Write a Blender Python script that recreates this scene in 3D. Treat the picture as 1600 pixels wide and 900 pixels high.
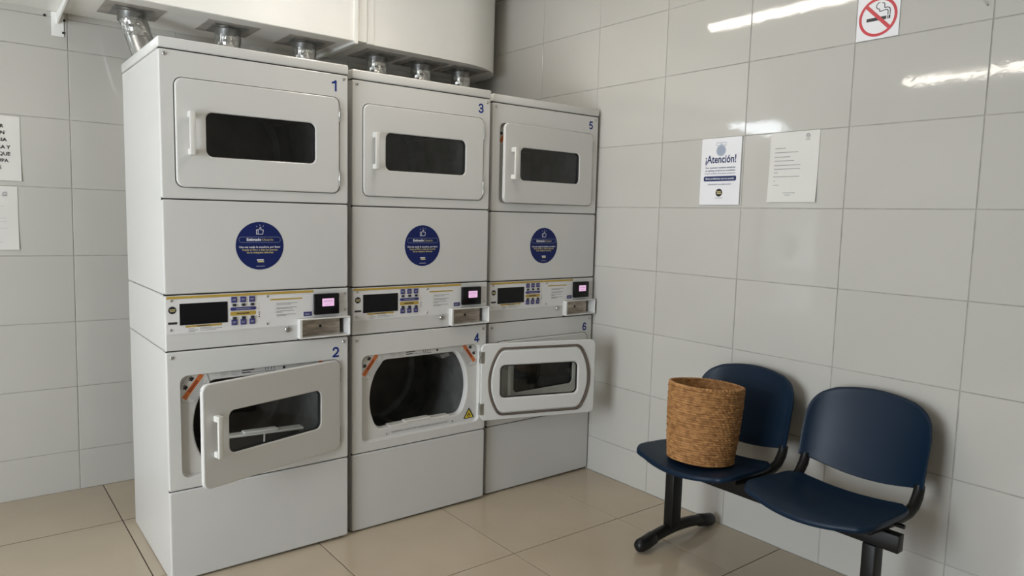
import bpy, bmesh, math, random
from mathutils import Vector, Matrix
random.seed(7)
for o in list(bpy.data.objects): bpy.data.objects.remove(o)
S = bpy.context.scene
COL = S.collection
PI = math.pi

# ------------------------------------------------------------------ camera
def set_camera():
    yaw, pitch, roll, f = -.6676, -.0947, .0292, 1115.5
    fw = Vector((-math.sin(yaw)*math.cos(pitch), math.cos(yaw)*math.cos(pitch), math.sin(pitch)))
    r0 = Vector((math.cos(yaw), math.sin(yaw), 0)); u0 = r0.cross(fw)
    r = r0*math.cos(roll)+u0*math.sin(roll); u = -r0*math.sin(roll)+u0*math.cos(roll)
    cd = bpy.data.cameras.new('camera'); co = bpy.data.objects.new('camera', cd); COL.objects.link(co)
    m = Matrix((r, u, -fw)).transposed().to_4x4(); m.translation = Vector((-.5822, -2.6635, 1.3404))
    co.matrix_world = m
    cd.sensor_fit = 'HORIZONTAL'; cd.sensor_width = 36.0; cd.lens = f/1600*36; cd.clip_start = .02
    S.camera = co
set_camera()

# ------------------------------------------------------------------ world (overcast daylight outside the windows)
SKY_STRENGTH = 17.3
LAMP_STRENGTH = 25.0
w = bpy.data.worlds.new('world'); S.world = w; w.use_nodes = True
bg = w.node_tree.nodes['Background']; bg.inputs[0].default_value = (.92, .935, .985, 1); bg.inputs[1].default_value = SKY_STRENGTH
S.view_settings.view_transform = 'Standard'; S.view_settings.look = 'None'
S.view_settings.exposure = 0.0; S.view_settings.gamma = 1.0; S.view_settings.use_curve_mapping = False

# room extents (metres)
XL, XR, YF, YB, ZC = -2.95, 2.1154, -4.3, 1.193, 2.67
def portal(name, loc, rot, sx, sy):
    l = bpy.data.lights.new(name, 'AREA'); l.shape = 'RECTANGLE'; l.size = sx; l.size_y = sy
    l.cycles.is_portal = True
    o = bpy.data.objects.new(name, l); COL.objects.link(o); o.location = loc; o.rotation_euler = rot
portal('window_portal', (XL-.02, -1.35, 1.25), (0, -PI/2, 0), 2.1, 1.6)
portal('added_window_portal', (-1.13, YB+.1, 2.275), (-PI/2, 0, 0), 1.04, .19)  # daylight sampling for the added back-wall window

# ------------------------------------------------------------------ materials
MATS = {}
def mat(name, col, rough=.5, metal=0, spec=.5, vary=.03, scale=8, bump=0, bscale=40, coat=0, rnd=0, emit=None, estr=0, col2=None, stretch=None):
    m = bpy.data.materials.new(name); m.use_nodes = True; nt = m.node_tree; b = nt.nodes['Principled BSDF']
    tc = nt.nodes.new('ShaderNodeTexCoord'); mp = nt.nodes.new('ShaderNodeMapping'); nt.links.new(tc.outputs['Object'], mp.inputs[0])
    if stretch: mp.inputs['Scale'].default_value = stretch
    n = nt.nodes.new('ShaderNodeTexNoise'); n.inputs['Scale'].default_value = scale; n.inputs['Detail'].default_value = 4
    nt.links.new(mp.outputs[0], n.inputs['Vector'])
    ramp = nt.nodes.new('ShaderNodeValToRGB')
    c2 = col2 or tuple(max(0, c*(1-vary)) for c in col); c1 = col if col2 else tuple(min(1, c*(1+vary)) for c in col)
    ramp.color_ramp.elements[0].position = .35; ramp.color_ramp.elements[1].position = .65
    ramp.color_ramp.elements[0].color = (*c2, 1); ramp.color_ramp.elements[1].color = (*c1, 1)
    nt.links.new(n.outputs['Fac'], ramp.inputs[0])
    out = ramp.outputs[0]
    if rnd:
        oi = nt.nodes.new('ShaderNodeObjectInfo'); mr = nt.nodes.new('ShaderNodeMapRange')
        mr.inputs['To Min'].default_value = 1-rnd; mr.inputs['To Max'].default_value = 1+rnd
        nt.links.new(oi.outputs['Random'], mr.inputs[0])
        hs = nt.nodes.new('ShaderNodeHueSaturation'); nt.links.new(mr.outputs[0], hs.inputs['Value']); nt.links.new(out, hs.inputs['Color']); out = hs.outputs[0]
    nt.links.new(out, b.inputs['Base Color'])
    b.inputs['Roughness'].default_value = rough; b.inputs['Metallic'].default_value = metal
    b.inputs['Specular IOR Level'].default_value = spec; b.inputs['Coat Weight'].default_value = coat
    if bump:
        n2 = nt.nodes.new('ShaderNodeTexNoise'); n2.inputs['Scale'].default_value = bscale; n2.inputs['Detail'].default_value = 2
        nt.links.new(mp.outputs[0], n2.inputs['Vector'])
        bm_ = nt.nodes.new('ShaderNodeBump'); bm_.inputs['Strength'].default_value = bump; bm_.inputs['Distance'].default_value = .01
        nt.links.new(n2.outputs['Fac'], bm_.inputs['Height']); nt.links.new(bm_.outputs[0], b.inputs['Normal'])
    if emit:
        b.inputs['Emission Color'].default_value = (*emit, 1); b.inputs['Emission Strength'].default_value = estr
    MATS[name] = m; return m
def glass_mat(name, tint, refl=1.0, rough=.0):
    m = bpy.data.materials.new(name); m.use_nodes = True; nt = m.node_tree; nt.nodes.clear()
    out = nt.nodes.new('ShaderNodeOutputMaterial'); mix = nt.nodes.new('ShaderNodeMixShader')
    t = nt.nodes.new('ShaderNodeBsdfTransparent'); g = nt.nodes.new('ShaderNodeBsdfGlossy'); g.inputs['Roughness'].default_value = rough
    t.inputs[0].default_value = (*tint, 1)
    lw = nt.nodes.new('ShaderNodeLayerWeight'); lw.inputs[0].default_value = .5
    pw = nt.nodes.new('ShaderNodeMath'); pw.operation = 'POWER'; pw.inputs[1].default_value = 5; nt.links.new(lw.outputs['Facing'], pw.inputs[0])
    fr = nt.nodes.new('ShaderNodeMath'); fr.operation = 'MULTIPLY_ADD'; fr.inputs[1].default_value = .92; fr.inputs[2].default_value = .08; nt.links.new(pw.outputs[0], fr.inputs[0])
    mu = nt.nodes.new('ShaderNodeMath'); mu.operation = 'MULTIPLY'; mu.inputs[1].default_value = refl
    nt.links.new(fr.outputs[0], mu.inputs[0]); nt.links.new(mu.outputs[0], mix.inputs[0])
    nt.links.new(t.outputs[0], mix.inputs[1]); nt.links.new(g.outputs[0], mix.inputs[2]); nt.links.new(mix.outputs[0], out.inputs[0])
    MATS[name] = m; return m

mat('wall_tile', (.515, .502, .462), rough=.05, vary=.012, scale=2, bump=.012, bscale=38, rnd=.018)
mat('wall_grout', (.38, .365, .335), rough=.9, vary=.15, scale=20)
mat('floor_tile', (.47, .392, .290), rough=.13, vary=.03, scale=3, bump=.006, bscale=6, rnd=.03)
mat('floor_grout', (.045, .030, .020), rough=.9, vary=.3, scale=25)
mat('plaster', (.45, .435, .40), rough=.8, vary=.02)
mat('frame_alu', (.6, .6, .6), rough=.35, metal=.8)
mat('enamel', (.615, .610, .590), rough=.22, vary=.012, scale=3, bump=.004, bscale=14)
mat('enamel_white', (.640, .635, .610), rough=.25, vary=.012, scale=3)
mat('handle_white', (.68, .67, .63), rough=.35, vary=.02)
mat('duct_white', (.90, .893, .855), rough=.45, vary=.02, scale=4)
mat('steel', (.50, .50, .48), rough=.28, metal=1, vary=.12, scale=30)
mat('galv', (.50, .50, .48), rough=.30, metal=1, vary=.25, scale=18, bump=.05, bscale=30)
mat('galv_dark', (.30, .30, .29), rough=.4, metal=.9, vary=.3, scale=15)
mat('foil', (.52, .52, .50), rough=.33, metal=1, vary=.15, scale=40, bump=.55, bscale=45)
mat('plate', (.40, .375, .34), rough=.5, metal=.0, vary=.2, scale=14)
mat('coin_metal', (.42, .36, .30), rough=.42, metal=.75, vary=.3, scale=16, stretch=(1, 1, 5))
mat('drum', (.23, .235, .225), rough=.40, metal=.5, vary=.2, scale=10)
mat('drum_back', (.13, .105, .088), rough=.5, vary=.2, scale=10)
mat('dark', (.012, .012, .012), rough=.6, vary=.2)
mat('gasket', (.11, .085, .065), rough=.7, vary=.15, scale=30)
mat('black_gloss', (.006, .006, .007), spec=.25, rough=.22, vary=.1)
mat('black_key', (.015, .015, .016), rough=.4, vary=.1)
mat('inlay', (.72, .71, .70), rough=.4, vary=.01)
mat('yellow', (.46, .31, .055), rough=.45, vary=.04)
mat('navy', (.035, .035, .16), rough=.4, vary=.05)
mat('sticker_blue', (.010, .018, .105), spec=.2, rough=.5, vary=.05)
mat('number_blue', (.010, .03, .19), spec=.2, rough=.5, vary=.04)
mat('ink_blue', (.015, .03, .11), rough=.5, vary=.05)
mat('ink_black', (.02, .02, .022), rough=.5, vary=.05)
mat('ink_grey', (.30, .30, .31), rough=.6, vary=.1)
mat('ink_pale', (.50, .50, .49), rough=.6, vary=.06)
mat('white_print', (.80, .80, .82), rough=.4, vary=.02)
mat('gold_print', (.58, .50, .22), rough=.4, vary=.05)
mat('badge_grey', (.33, .38, .47), rough=.5, vary=.05)
mat('orange', (.62, .17, .045), rough=.45, vary=.05)
mat('orange_dark', (.30, .06, .02), rough=.45, vary=.05)
mat('warn_yellow', (.75, .58, .03), rough=.4, vary=.03)
mat('sticker_white', (.66, .65, .62), rough=.4, vary=.03)
mat('red', (.55, .025, .04), rough=.35, vary=.05)
mat('paper', (.68, .67, .63), rough=.7, vary=.015, scale=5)
mat('sign_white', (.80, .80, .82), rough=.3, vary=.01)
mat('pink_screen', (.3, .2, .28), rough=.3, vary=.03, emit=(.95, .55, .85), estr=.72)
mat('seat_blue', (.0035, .0145, .034), spec=.22, rough=.40, vary=.06, scale=5, bump=.02, bscale=260)
mat('black_metal', (.008, .0075, .007), spec=.25, rough=.42, vary=.1)
mat('rubber', (.008, .008, .008), spec=.3, rough=.4, vary=.1)
mat('basket', (.46, .240, .090), rough=.6, spec=.3, col2=(.25, .115, .040), scale=42, stretch=(1, 1, 2.2), bump=.15, bscale=160)
mat('lamp_body', (.8, .8, .78), rough=.4)
mat('diffuser', (.9, .9, .88), rough=.4, emit=(1.0, .915, .81), estr=LAMP_STRENGTH)
glass_mat('door_glass', (.72, .74, .72), .8)
glass_mat('window_glass', (.93, .96, .97), .6)

# ------------------------------------------------------------------ helpers
def smooth(me, ang=28):
    me.polygons.foreach_set('use_smooth', [True]*len(me.polygons)); me.set_sharp_from_angle(angle=math.radians(ang)); me.update()
def mesh_bm(name, bm, mats, ang=28, fix=True):
    if fix: bmesh.ops.recalc_face_normals(bm, faces=bm.faces)
    me = bpy.data.meshes.new(name); bm.to_mesh(me); bm.free()
    for m in (mats if isinstance(mats, (list, tuple)) else [mats]): me.materials.append(MATS[m])
    smooth(me, ang); return me
def link(name, me, parent=None, loc=None, rot=None):
    o = bpy.data.objects.new(name, me); COL.objects.link(o)
    if parent: o.parent = parent
    if me and me.name in SMALL: o['kind'] = 'stuff'
    if loc is not None: o.location = loc
    if rot is not None: o.rotation_euler = rot
    return o
def tag(o, label, cat, group=None):
    o['label'] = label; o['category'] = cat
    if group: o['group'] = group
    return o
def structure(o): o['kind'] = 'structure'; return o
def empty(name, loc, rot=(0, 0, 0)):
    o = bpy.data.objects.new(name, None); COL.objects.link(o); o.location = loc; o.rotation_euler = rot; o.empty_display_size = .1; return o
def add_box(bm, x0, x1, y0, y1, z0, z1, bev=0, seg=1):
    r = bmesh.ops.create_cube(bm, size=1); vs = r['verts']
    for v in vs: v.co = Vector(((x0+x1)/2+v.co.x*(x1-x0), (y0+y1)/2+v.co.y*(y1-y0), (z0+z1)/2+v.co.z*(z1-z0)))
    if bev:
        es = {e for v in vs for e in v.link_edges}
        bmesh.ops.bevel(bm, geom=list(es), offset=bev, segments=seg, affect='EDGES', profile=.5)
CACHE = {}
def cached(key, fn):
    if key not in CACHE: CACHE[key] = fn()
    return CACHE[key]
def box_me(name, x0, x1, y0, y1, z0, z1, m, bev=0, seg=1):
    bm = bmesh.new(); add_box(bm, x0, x1, y0, y1, z0, z1, bev, seg); return mesh_bm(name, bm, m)
def loft(bm, loops, cap0=False, cap1=False, closed=False):
    L = [[bm.verts.new(p) for p in lp] for lp in loops]
    pairs = list(zip(L[:-1], L[1:])) + ([(L[-1], L[0])] if closed else [])
    for a, b in pairs:
        n = len(a)
        for i in range(n): bm.faces.new((a[i], a[(i+1) % n], b[(i+1) % n], b[i]))
    if cap0: bm.faces.new(L[0])
    if cap1: bm.faces.new(L[-1][::-1])
    return L
def rrect(x0, x1, z0, z1, r, seg=9):
    pts = []
    for cx, cz, a0 in ((x1-r, z1-r, 0), (x0+r, z1-r, PI/2), (x0+r, z0+r, PI), (x1-r, z0+r, 1.5*PI)):
        if r <= 1e-6: pts.append((cx, cz)); continue
        for i in range(seg+1):
            a = a0+PI/2*i/seg; pts.append((cx+r*math.cos(a), cz+r*math.sin(a)))
    return pts
def clipcircle(cx, cz, R, zlo, zhi, rc, seg=14):
    """circle of radius R cut flat at zlo and zhi, corners rounded by rc"""
    q = R-rc; ct = math.asin((zhi-rc-cz)/q); cb = math.asin((zlo+rc-cz)/q); pts = []
    def arc(px, pz, r, a0, a1, n):
        for i in range(n+1):
            a = a0+(a1-a0)*i/n; pts.append((px+r*math.cos(a), pz+r*math.sin(a)))
    arc(cx, cz, R, cb, ct, seg)
    arc(cx+q*math.cos(ct), cz+q*math.sin(ct), rc, ct, PI/2, 5)
    arc(cx-q*math.cos(ct), cz+q*math.sin(ct), rc, PI/2, PI-ct, 5)
    arc(cx, cz, R, PI-ct, PI-cb, seg)
    arc(cx-q*math.cos(cb), cz+q*math.sin(cb), rc, PI-cb, 1.5*PI, 5)
    arc(cx+q*math.cos(cb), cz+q*math.sin(cb), rc, 1.5*PI, 2*PI+cb, 5)
    return pts
def star(polys, c):
    """resample star-convex outlines on one common set of directions"""
    A = sorted({round(math.atan2(z-c[1], x-c[0]), 4) for p in polys for x, z in p}); ang = [A[0]]
    for a in A[1:]:
        if a-ang[-1] > .006: ang.append(a)
    res = []
    for p in polys:
        n = len(p); out = []
        for a in ang:
            dx, dz = math.cos(a), math.sin(a); best = 0
            for i in range(n):
                x0, z0 = p[i][0]-c[0], p[i][1]-c[1]; x1, z1 = p[(i+1) % n][0]-c[0], p[(i+1) % n][1]-c[1]
                ex, ez = x1-x0, z1-z0; den = dx*ez-dz*ex
                if abs(den) < 1e-12: continue
                t = (x0*ez-z0*ex)/den; s = (x0*dz-z0*dx)/den
                if t > 0 and -1e-4 <= s <= 1+1e-4 and t > best: best = t
            out.append((c[0]+dx*best, c[1]+dz*best))
        res.append(out)
    return res
def star_loft(name, specs, c, m, cap0=False, cap1=False, closed=False, ang=14):
    """specs: list of (outline, y)"""
    ps = star([s[0] for s in specs], c); bm = bmesh.new()
    loft(bm, [[(x, s[1], z) for x, z in p] for p, s in zip(ps, specs)], cap0, cap1, closed)
    return mesh_bm(name, bm, m, ang)
def sweep(bm, path, rad, n=14, cap=True, ell=None):
    """tube along a polyline; rad may be a list; ell=(a,b) scale of the section axes"""
    P = [Vector(p) for p in path]; loops = []; prev = None
    for i, p in enumerate(P):
        t = (P[min(i+1, len(P)-1)]-P[max(i-1, 0)]).normalized()
        if prev is None:
            u = t.cross(Vector((0, 0, 1)));  u = t.cross(Vector((1, 0, 0))) if u.length < 1e-3 else u
        else: u = prev-t*prev.dot(t)
        u.normalize(); prev = u; v = t.cross(u); r = rad[i] if isinstance(rad, (list, tuple)) else rad
        a, b = ell or (1, 1)
        loops.append([p+(u*math.cos(2*PI*k/n)*a+v*math.sin(2*PI*k/n)*b)*r for k in range(n)])
    loft(bm, loops, cap, cap)
def poly_flat(bm, pts, y=0, mi=0):
    f = bm.faces.new([bm.verts.new((x, y, z)) for x, z in pts]); f.material_index = mi; return f
def circ(cx, cz, r, n=28): return [(cx+r*math.cos(2*PI*i/n), cz+r*math.sin(2*PI*i/n)) for i in range(n)]
def stroke(bm, pts, wd, y=0, mi=0):
    for k_, ((x0, z0), (x1, z1)) in enumerate(zip(pts[:-1], pts[1:])):
        yk = y-.00003*(k_ % 7)      # neighbouring strokes never share a plane
        d = Vector((x1-x0, z1-z0)); d.normalize(); nx, nz = -d.y*wd/2, d.x*wd/2; ex, ez = d.x*wd*.35, d.y*wd*.35
        poly_flat(bm, [(x0+nx-ex, z0+nz-ez), (x0-nx-ex, z0-nz-ez), (x1-nx+ex, z1-nz+ez), (x1+nx+ex, z1+nz+ez)], yk, mi)
def text_into(bm, s, size, cx, cz, width=None, align='CENTER', bold=0.0, y=0, mi=0, shear=0):
    """lettering laid in the XZ plane, facing -Y; cap height = size"""
    cu = bpy.data.curves.new('lettering', 'FONT'); cu.body = s; cu.size = 1; cu.align_x = 'LEFT'; cu.offset = bold; cu.resolution_u = 2; cu.shear = shear
    o = bpy.data.objects.new('lettering', cu); COL.objects.link(o)
    dg = bpy.context.evaluated_depsgraph_get(); dg.update()
    me = bpy.data.meshes.new_from_object(o.evaluated_get(dg)); bpy.data.objects.remove(o); bpy.data.curves.remove(cu)
    if not len(me.vertices): return
    xs = [v.co.x for v in me.vertices]; x0, x1 = min(xs), max(xs)
    k = size/.70; kx = width/(x1-x0) if width else k
    ox = cx-(x1-x0)*kx/2 if align == 'CENTER' else (cx if align == 'LEFT' else cx-(x1-x0)*kx)
    vs = [bm.verts.new((ox+(v.co.x-x0)*kx, y, cz+v.co.y*k)) for v in me.vertices]
    for p in me.polygons:
        try: f = bm.faces.new([vs[i] for i in p.vertices]); f.material_index = mi
        except ValueError: pass
    bpy.data.meshes.remove(me)
def print_me(name, m, fn):
    bm = bmesh.new(); fn(bm); me = mesh_bm(name, bm, m, fix=False); SMALL.add(me.name); return me
SMALL = set()      # fine print whose strokes are too small to pick apart
RIGHT = (0, 0, -PI/2)   # turns a print facing -Y into one facing -X (its right is -Y)

# ------------------------------------------------------------------ setting
def tiled(parent, name, m, us, vs, gap, thick, frame, bev=.0012):
    """one object per tile between the joint lines us x vs; frame: 'right','back','floor'"""
    for i in range(len(us)-1):
        for j in range(len(vs)-1):
            a, b = us[i], us[i+1]; c, d = vs[j], vs[j+1]; w_, h_ = round(b-a-gap, 4), round(d-c-gap, 4)
            if w_ < .01 or h_ < .01: continue
            def mk():
                if frame == 'right': return box_me(name, -.0, thick, -w_/2, w_/2, -h_/2, h_/2, m, bev)
                if frame == 'back': return box_me(name, -w_/2, w_/2, 0, thick, -h_/2, h_/2, m, bev)
                return box_me(name, -w_/2, w_/2, -h_/2, h_/2, -thick, 0, m, bev)
            me = cached((name, frame, w_, h_), mk); u, v = (a+b)/2, (c+d)/2
            jit = random.uniform(-.0004, .0004)
            ro = (random.gauss(0, .0012), random.gauss(0, .0012))
            if frame == 'right': link(name, me, parent, (XR+jit, u, v), (0, ro[0], ro[1]))
            elif frame == 'back': link(name, me, parent, (u, YB+jit, v), (ro[0], 0, ro[1]))
            else: link(name, me, parent, (u, v, jit*.5))
def lines(lo, hi, off, step):
    k = math.ceil((lo-off)/step); L = [lo]
    while off+k*step < hi-.005:
        if off+k*step > lo+.005: L.append(off+k*step)
        k += 1
    return L+[hi]

floor = structure(link('floor', box_me('floor', XL, XR+.1, YF, YB+.1, -.1, -.003, 'floor_grout')))
FX = lines(XL, XR, 1.7678, .6024); FY = lines(YF, YB, -.5122, .6024)
tiled(floor, 'floor_tile', 'floor_tile', FX, FY, .0042, .01, 'floor', .0008)
for o in list(floor.children):           # the open joint behind the first tower is wider than the rest
    if .69 < o.location.y-.3 < .70 or (o.location.y > .7): o.location.y += .006
wr = structure(link('wall_right', box_me('wall_right', XR+.0022, XR+.12, YF, YB+.12, -.1, ZC, 'wall_grout')))
tiled(wr, 'wall_tile', 'wall_tile', lines(YF, YB, .9886, .4535), lines(0, ZC, .1852, .3089), .0034, .008, 'right')
def back_wall():
    bm = bmesh.new(); y0, y1 = YB+.0022, YB+.12
    X0, X1, Z0, Z1 = -1.65, -.61, 2.18, 2.37
    add_box(bm, XL, XR+.1, y0, y1, -.1, Z0); add_box(bm, XL, XR+.1, y0, y1, Z1, ZC)
    add_box(bm, XL, X0, y0, y1, Z0, Z1); add_box(bm, X1, XR+.1, y0, y1, Z0, Z1)
    return mesh_bm('wall_back', bm, 'wall_grout')
wb = structure(link('wall_back', back_wall()))
BX = lines(XL, XR, -.1341, .4535); BZ = lines(0, ZC, .1907, .3089)
iz = [k for k in range(len(BZ)-1) if BZ[k] < 2.18]
tiled(wb, 'wall_tile', 'wall_tile', [x for x in BX], BZ[:iz[-1]+1], .0034, .008, 'back')
zt = BZ[iz[-1]]; zl = [zt, 2.18]
tiled(wb, 'wall_tile', 'wall_tile', BX, zl, .0034, .008, 'back')
tiled(wb, 'wall_tile', 'wall_tile', [x for x in BX if x > -.62], [2.18, 2.353, ZC], .0034, .008, 'back')
tiled(wb, 'wall_tile', 'wall_tile', [x for x in BX if x < -1.6]+[-1.65], [2.18, 2.37, ZC], .0034, .008, 'back')
tw = structure(link('added_window', box_me('added_window', -1.65, -.61, YB+.05, YB+.054, 2.18, 2.37, 'window_glass')))  # unseen high window, added to give the bluish reflection in the right wall tiles
def tw_frame():
    bm = bmesh.new(); y0, y1 = YB+.03, YB+.08
    for a in ((-1.65, -.61, y0, y1, 2.18, 2.195), (-1.65, -.61, y0, y1, 2.355, 2.37), (-1.65, -1.63, y0, y1, 2.195, 2.355), (-.63, -.61, y0, y1, 2.195, 2.355)): add_box(bm, *a)
    return mesh_bm('window_frame', bm, 'frame_alu')
link('window_frame', tw_frame(), tw)  # frame of the added back-wall window
ceil_ = structure(link('ceiling', box_me('ceiling', XL-.1, XR+.1, YF-.1, YB+.1, ZC, ZC+.1, 'plaster')))
structure(link('wall_front', box_me('wall_front', XL-.1, XR+.1, YF-.1, YF, -.1, ZC, 'plaster')))
WY0, WY1, WZ0, WZ1 = -2.15, -.55, .20, 2.30
def left_wall():
    bm = bmesh.new()
    add_box(bm, XL-.12, XL, YF, WY0, -.1, ZC); add_box(bm, XL-.12, XL, WY1, YB+.12, -.1, ZC)
    add_box(bm, XL-.12, XL, WY0, WY1, -.1, WZ0); add_box(bm, XL-.12, XL, WY0, WY1, WZ1, ZC)
    return mesh_bm('wall_left', bm, 'plaster')
structure(link('wall_left', left_wall()))
win = structure(link('window_1', box_me('window_1', XL-.065, XL-.06, WY0, WY1, WZ0, WZ1, 'window_glass')))
def win_frame():
    bm = bmesh.new()
    for y in (WY0, WY0+.78, WY1-.05): add_box(bm, XL-.09, XL-.03, y, y+.05, WZ0, WZ1, .002)
    add_box(bm, XL-.09, XL-.03, WY0, WY1, WZ0, WZ0+.05); add_box(bm, XL-.09, XL-.03, WY0, WY1, WZ1-.05, WZ1)
    return mesh_bm('window_frame', bm, 'frame_alu')
link('window_frame', win_frame(), win)

# ceiling battens (their tubes mirror in the glazed wall tiles)
def ceiling_lamp(x, y0, y1, label):
    e = empty('ceiling_lamp', (x, (y0+y1)/2, ZC)); h = (y1-y0)/2
    link('lamp_body', cached(('lampb', h), lambda: box_me('lamp_body', -.065, .065, -h-.03, h+.03, -.035, 0, 'lamp_body', .006)), e)
    def dif():
        bm = bmesh.new(); n = 12
        prof = [(.050*math.cos(a), -.036-.034*math.sin(a)) for a in [PI*i/n for i in range(n+1)]]
        loft(bm, [[(px, yy, pz) for px, pz in prof] for yy in (-h, h)], True, True)
        return mesh_bm('diffuser', bm, 'diffuser')
    link('diffuser', cached(('dif', h), dif), e)
    for s in (-1, 1):
        link('end_cap', cached(('lcap', h, s), lambda: box_me('end_cap', -.045, .045, s*h-.015+.015*s, s*h+.015+.015*s, -.072, -.034, 'lamp_body', .006)), e)
    tag(e, label, 'ceiling lamp', 'ceiling batten lamps')
ceiling_lamp(.86, -.92, .32, 'long batten lamp on the ceiling over the dryers, mirrored beside the no smoking sign')
ceiling_lamp(-1.70, -1.02, .22, 'long batten lamp on the ceiling by the window, mirrored at the photo\'s right edge')

# ------------------------------------------------------------------ stacked dryers
W, D = .683, .632
CX = .341
def rect(x0, x1, z0, z1): return rrect(x0, x1, z0, z1, 0)
def shell_me(name, z0, z1):
    c = (W/2, (z0+z1)/2); o = rrect(0, W, z0, z1, .004, 2); i = rrect(.008, W-.008, z0+.008, z1-.008, .003, 2)
    return star_loft(name, [(i, D-.01), (i, .019), (o, .019), (o, D)], c, 'enamel', True, True)
def front_me(name, dz):
    """front panel with recessed door bay and drum opening; dz lifts the lower unit's shape to the upper"""
    z0, z1 = (.342, .845) if dz == 0 else (1.381, 1.880)
    zc = .570+dz; c = (CX+.004, zc)
    op = lambda e: clipcircle(CX, .560+dz, .250+e, .428+dz-e, .726+dz+e, .045)
    rc = lambda e: rrect(.0432+e, .6490-e, .3825+dz+e, .7575+dz-e, .028)
    oo = lambda e: rrect(e, W-e, z0+e, z1-e, .006, 3)
    return star_loft(name, [(oo(0), .019), (oo(0), .004), (oo(.0012), .0012), (oo(.004), 0), (rc(0), 0), (rc(.0008), .001), (rc(.0016), .017), (rc(.004), .019),
                            (op(.006), .019), (op(.002), .021), (op(0), .026), (op(-.002), .046)], c, 'enamel_white')
def panel_me(name, z0, z1):
    c = (W/2, (z0+z1)/2); oo = lambda e: rrect(e, W-e, z0+e, z1-e, .007, 3)
    return star_loft(name, [(oo(0), .019), (oo(0), .005), (oo(.0015), .0015), (oo(.005), 0)], c, 'enamel', False, True)
def control_panel_me():
    def L(e): return [(e, .849+e), (.474-e, .849+e), (.474-e, .9305+e), (W-e, .9305+e), (W-e, 1.044-e), (e, 1.044-e)]
    bm = bmesh.new(); loft(bm, [[(x, y, z) for x, z in L(e)] for e, y in ((0, .019), (0, .004), (.0015, .001), (.004, 0))], False, True)
    return mesh_bm('control_panel', bm, 'enamel', 14)
def lid_me():
    bm = bmesh.new(); add_box(bm, -.002, W+.002, -.003, D+.002, 1.884, 1.92, .006, 3); return mesh_bm('lid', bm, 'enamel_white', 40)
def drum_me():
    bm = bmesh.new(); n = 48; zc = .560
    ring = lambda r, y: [(CX+r*math.cos(2*PI*i/n), y, zc+r*math.sin(2*PI*i/n)) for i in range(n)]
    loft(bm, [ring(.258, .047), ring(.277, .052), ring(.277, .50), ring(.262, .525), ring(.235, .528), ring(.228, .538), ring(.10, .54)], False, True)
    for f in bm.faces:
        if sum((v.co.y > .53) for v in f.verts) >= 3: f.material_index = 1
    return mesh_bm('drum', bm, ['drum', 'drum_back'], 35)
def lifter_me():
    bm = bmesh.new()
    loft(bm, [[(-.045, y, 0), (.045, y, 0), (.010, y, .062-k), (-.010, y, .062-k)] for y, k in ((.10, .03), (.13, 0), (.47, 0), (.49, .03))], True, True)
    return mesh_bm('lifter', bm, 'drum')
DW, DH = .5955, .369     # door, hinge axis at its right edge
WIN = (-.500, -.100, -.077, .077)
def door_me():
    c = (-DW/2-.003, 0)
    dr = lambda e: rrect(-DW-.003+e, -.003-e, -DH/2+e, DH/2-e, .026)
    wi = lambda e: rrect(WIN[0]-e, WIN[1]+e, WIN[2]-e, WIN[3]+e, .024)
    pl = lambda e: clipcircle(-.3045, -.002, .252+e, -.150-e, .150+e, .04)
    yf, yb = -.011, .007
    sp = [(wi(0), .002), (wi(0), yf+.002), (wi(.003), yf), (dr(.004), yf), (dr(.0012), yf+.0015), (dr(0), yf+.005), (dr(0), yb-.003), (dr(.003), yb),
          (pl(.003), yb), (pl(0), yb+.0025), (pl(-.002), yb+.0055), (pl(-.006), yb+.007), (wi(.008), yb+.007), (wi(.003), yb+.004)]
    return star_loft('door_panel', sp, c, 'enamel_white', closed=True)
def door_gasket_me():
    c = (-.3045, 0); pl = lambda e: clipcircle(-.3045, -.002, .251+e, -.149-e, .149+e, .04)
    return star_loft('door_seal', [(pl(.004), .0065), (pl(.006), .0120), (pl(.010), .0140), (pl(.0145), .0120), (pl(.0165), .0065)], c, 'gasket')
def glass_gasket_me():
    c = (-.30, 0); wi = lambda e: rrect(WIN[0]-e, WIN[1]+e, WIN[2]-e, WIN[3]+e, max(.024+e, .004))
    return star_loft('glass_gasket', [(wi(-.0028), .0), (wi(-.0022), -.005), (wi(-.0003), -.006), (wi(-.0003), .008), (wi(-.0022), .0075), (wi(-.0028), .006)], c, 'dark', closed=True)
def glass_me():
    c = (-.30, 0); wi = rrect(WIN[0]+.001, WIN[1]-.001, WIN[2]+.001, WIN[3]-.001, .023)
    bm = bmesh.new(); poly_flat(bm, wi, .004); return mesh_bm('door_glass', bm, 'door_glass')
def handle_me():
    bm = bmesh.new(); x = -DW+.044
    add_box(bm, x-.009, x+.010, -.044, -.034, -.075, .073, .0018, 2)
    for s in (-1, 1): add_box(bm, x-.009, x+.010, -.040, -.0105, s*.063-.012, s*.063+.010, .0025, 1)
    return mesh_bm('handle', bm, 'handle_white')
def hinge_me():
    bm = bmesh.new(); sweep(bm, [(0, -.007, -.028), (0, -.007, .028)], .0042, 10)
    add_box(bm, -.018, 0, .0068, .0085, -.027, .027); add_box(bm, -.0038, .0038, -.0115, -.002, -.009, .009, .001)
    return mesh_bm('hinge', bm, 'steel')
def screw_me():
    bm = bmesh.new(); n = 12
    ring = lambda r, y: [(r*math.cos(2*PI*i/n), y, r*math.sin(2*PI*i/n)) for i in range(n)]
    loft(bm, [ring(.0068, .0), ring(.0066, -.002), ring(.0045, -.0036), ring(.002, -.0038)], False, True)
    return mesh_bm('screw', bm, 'steel', 50)
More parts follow.
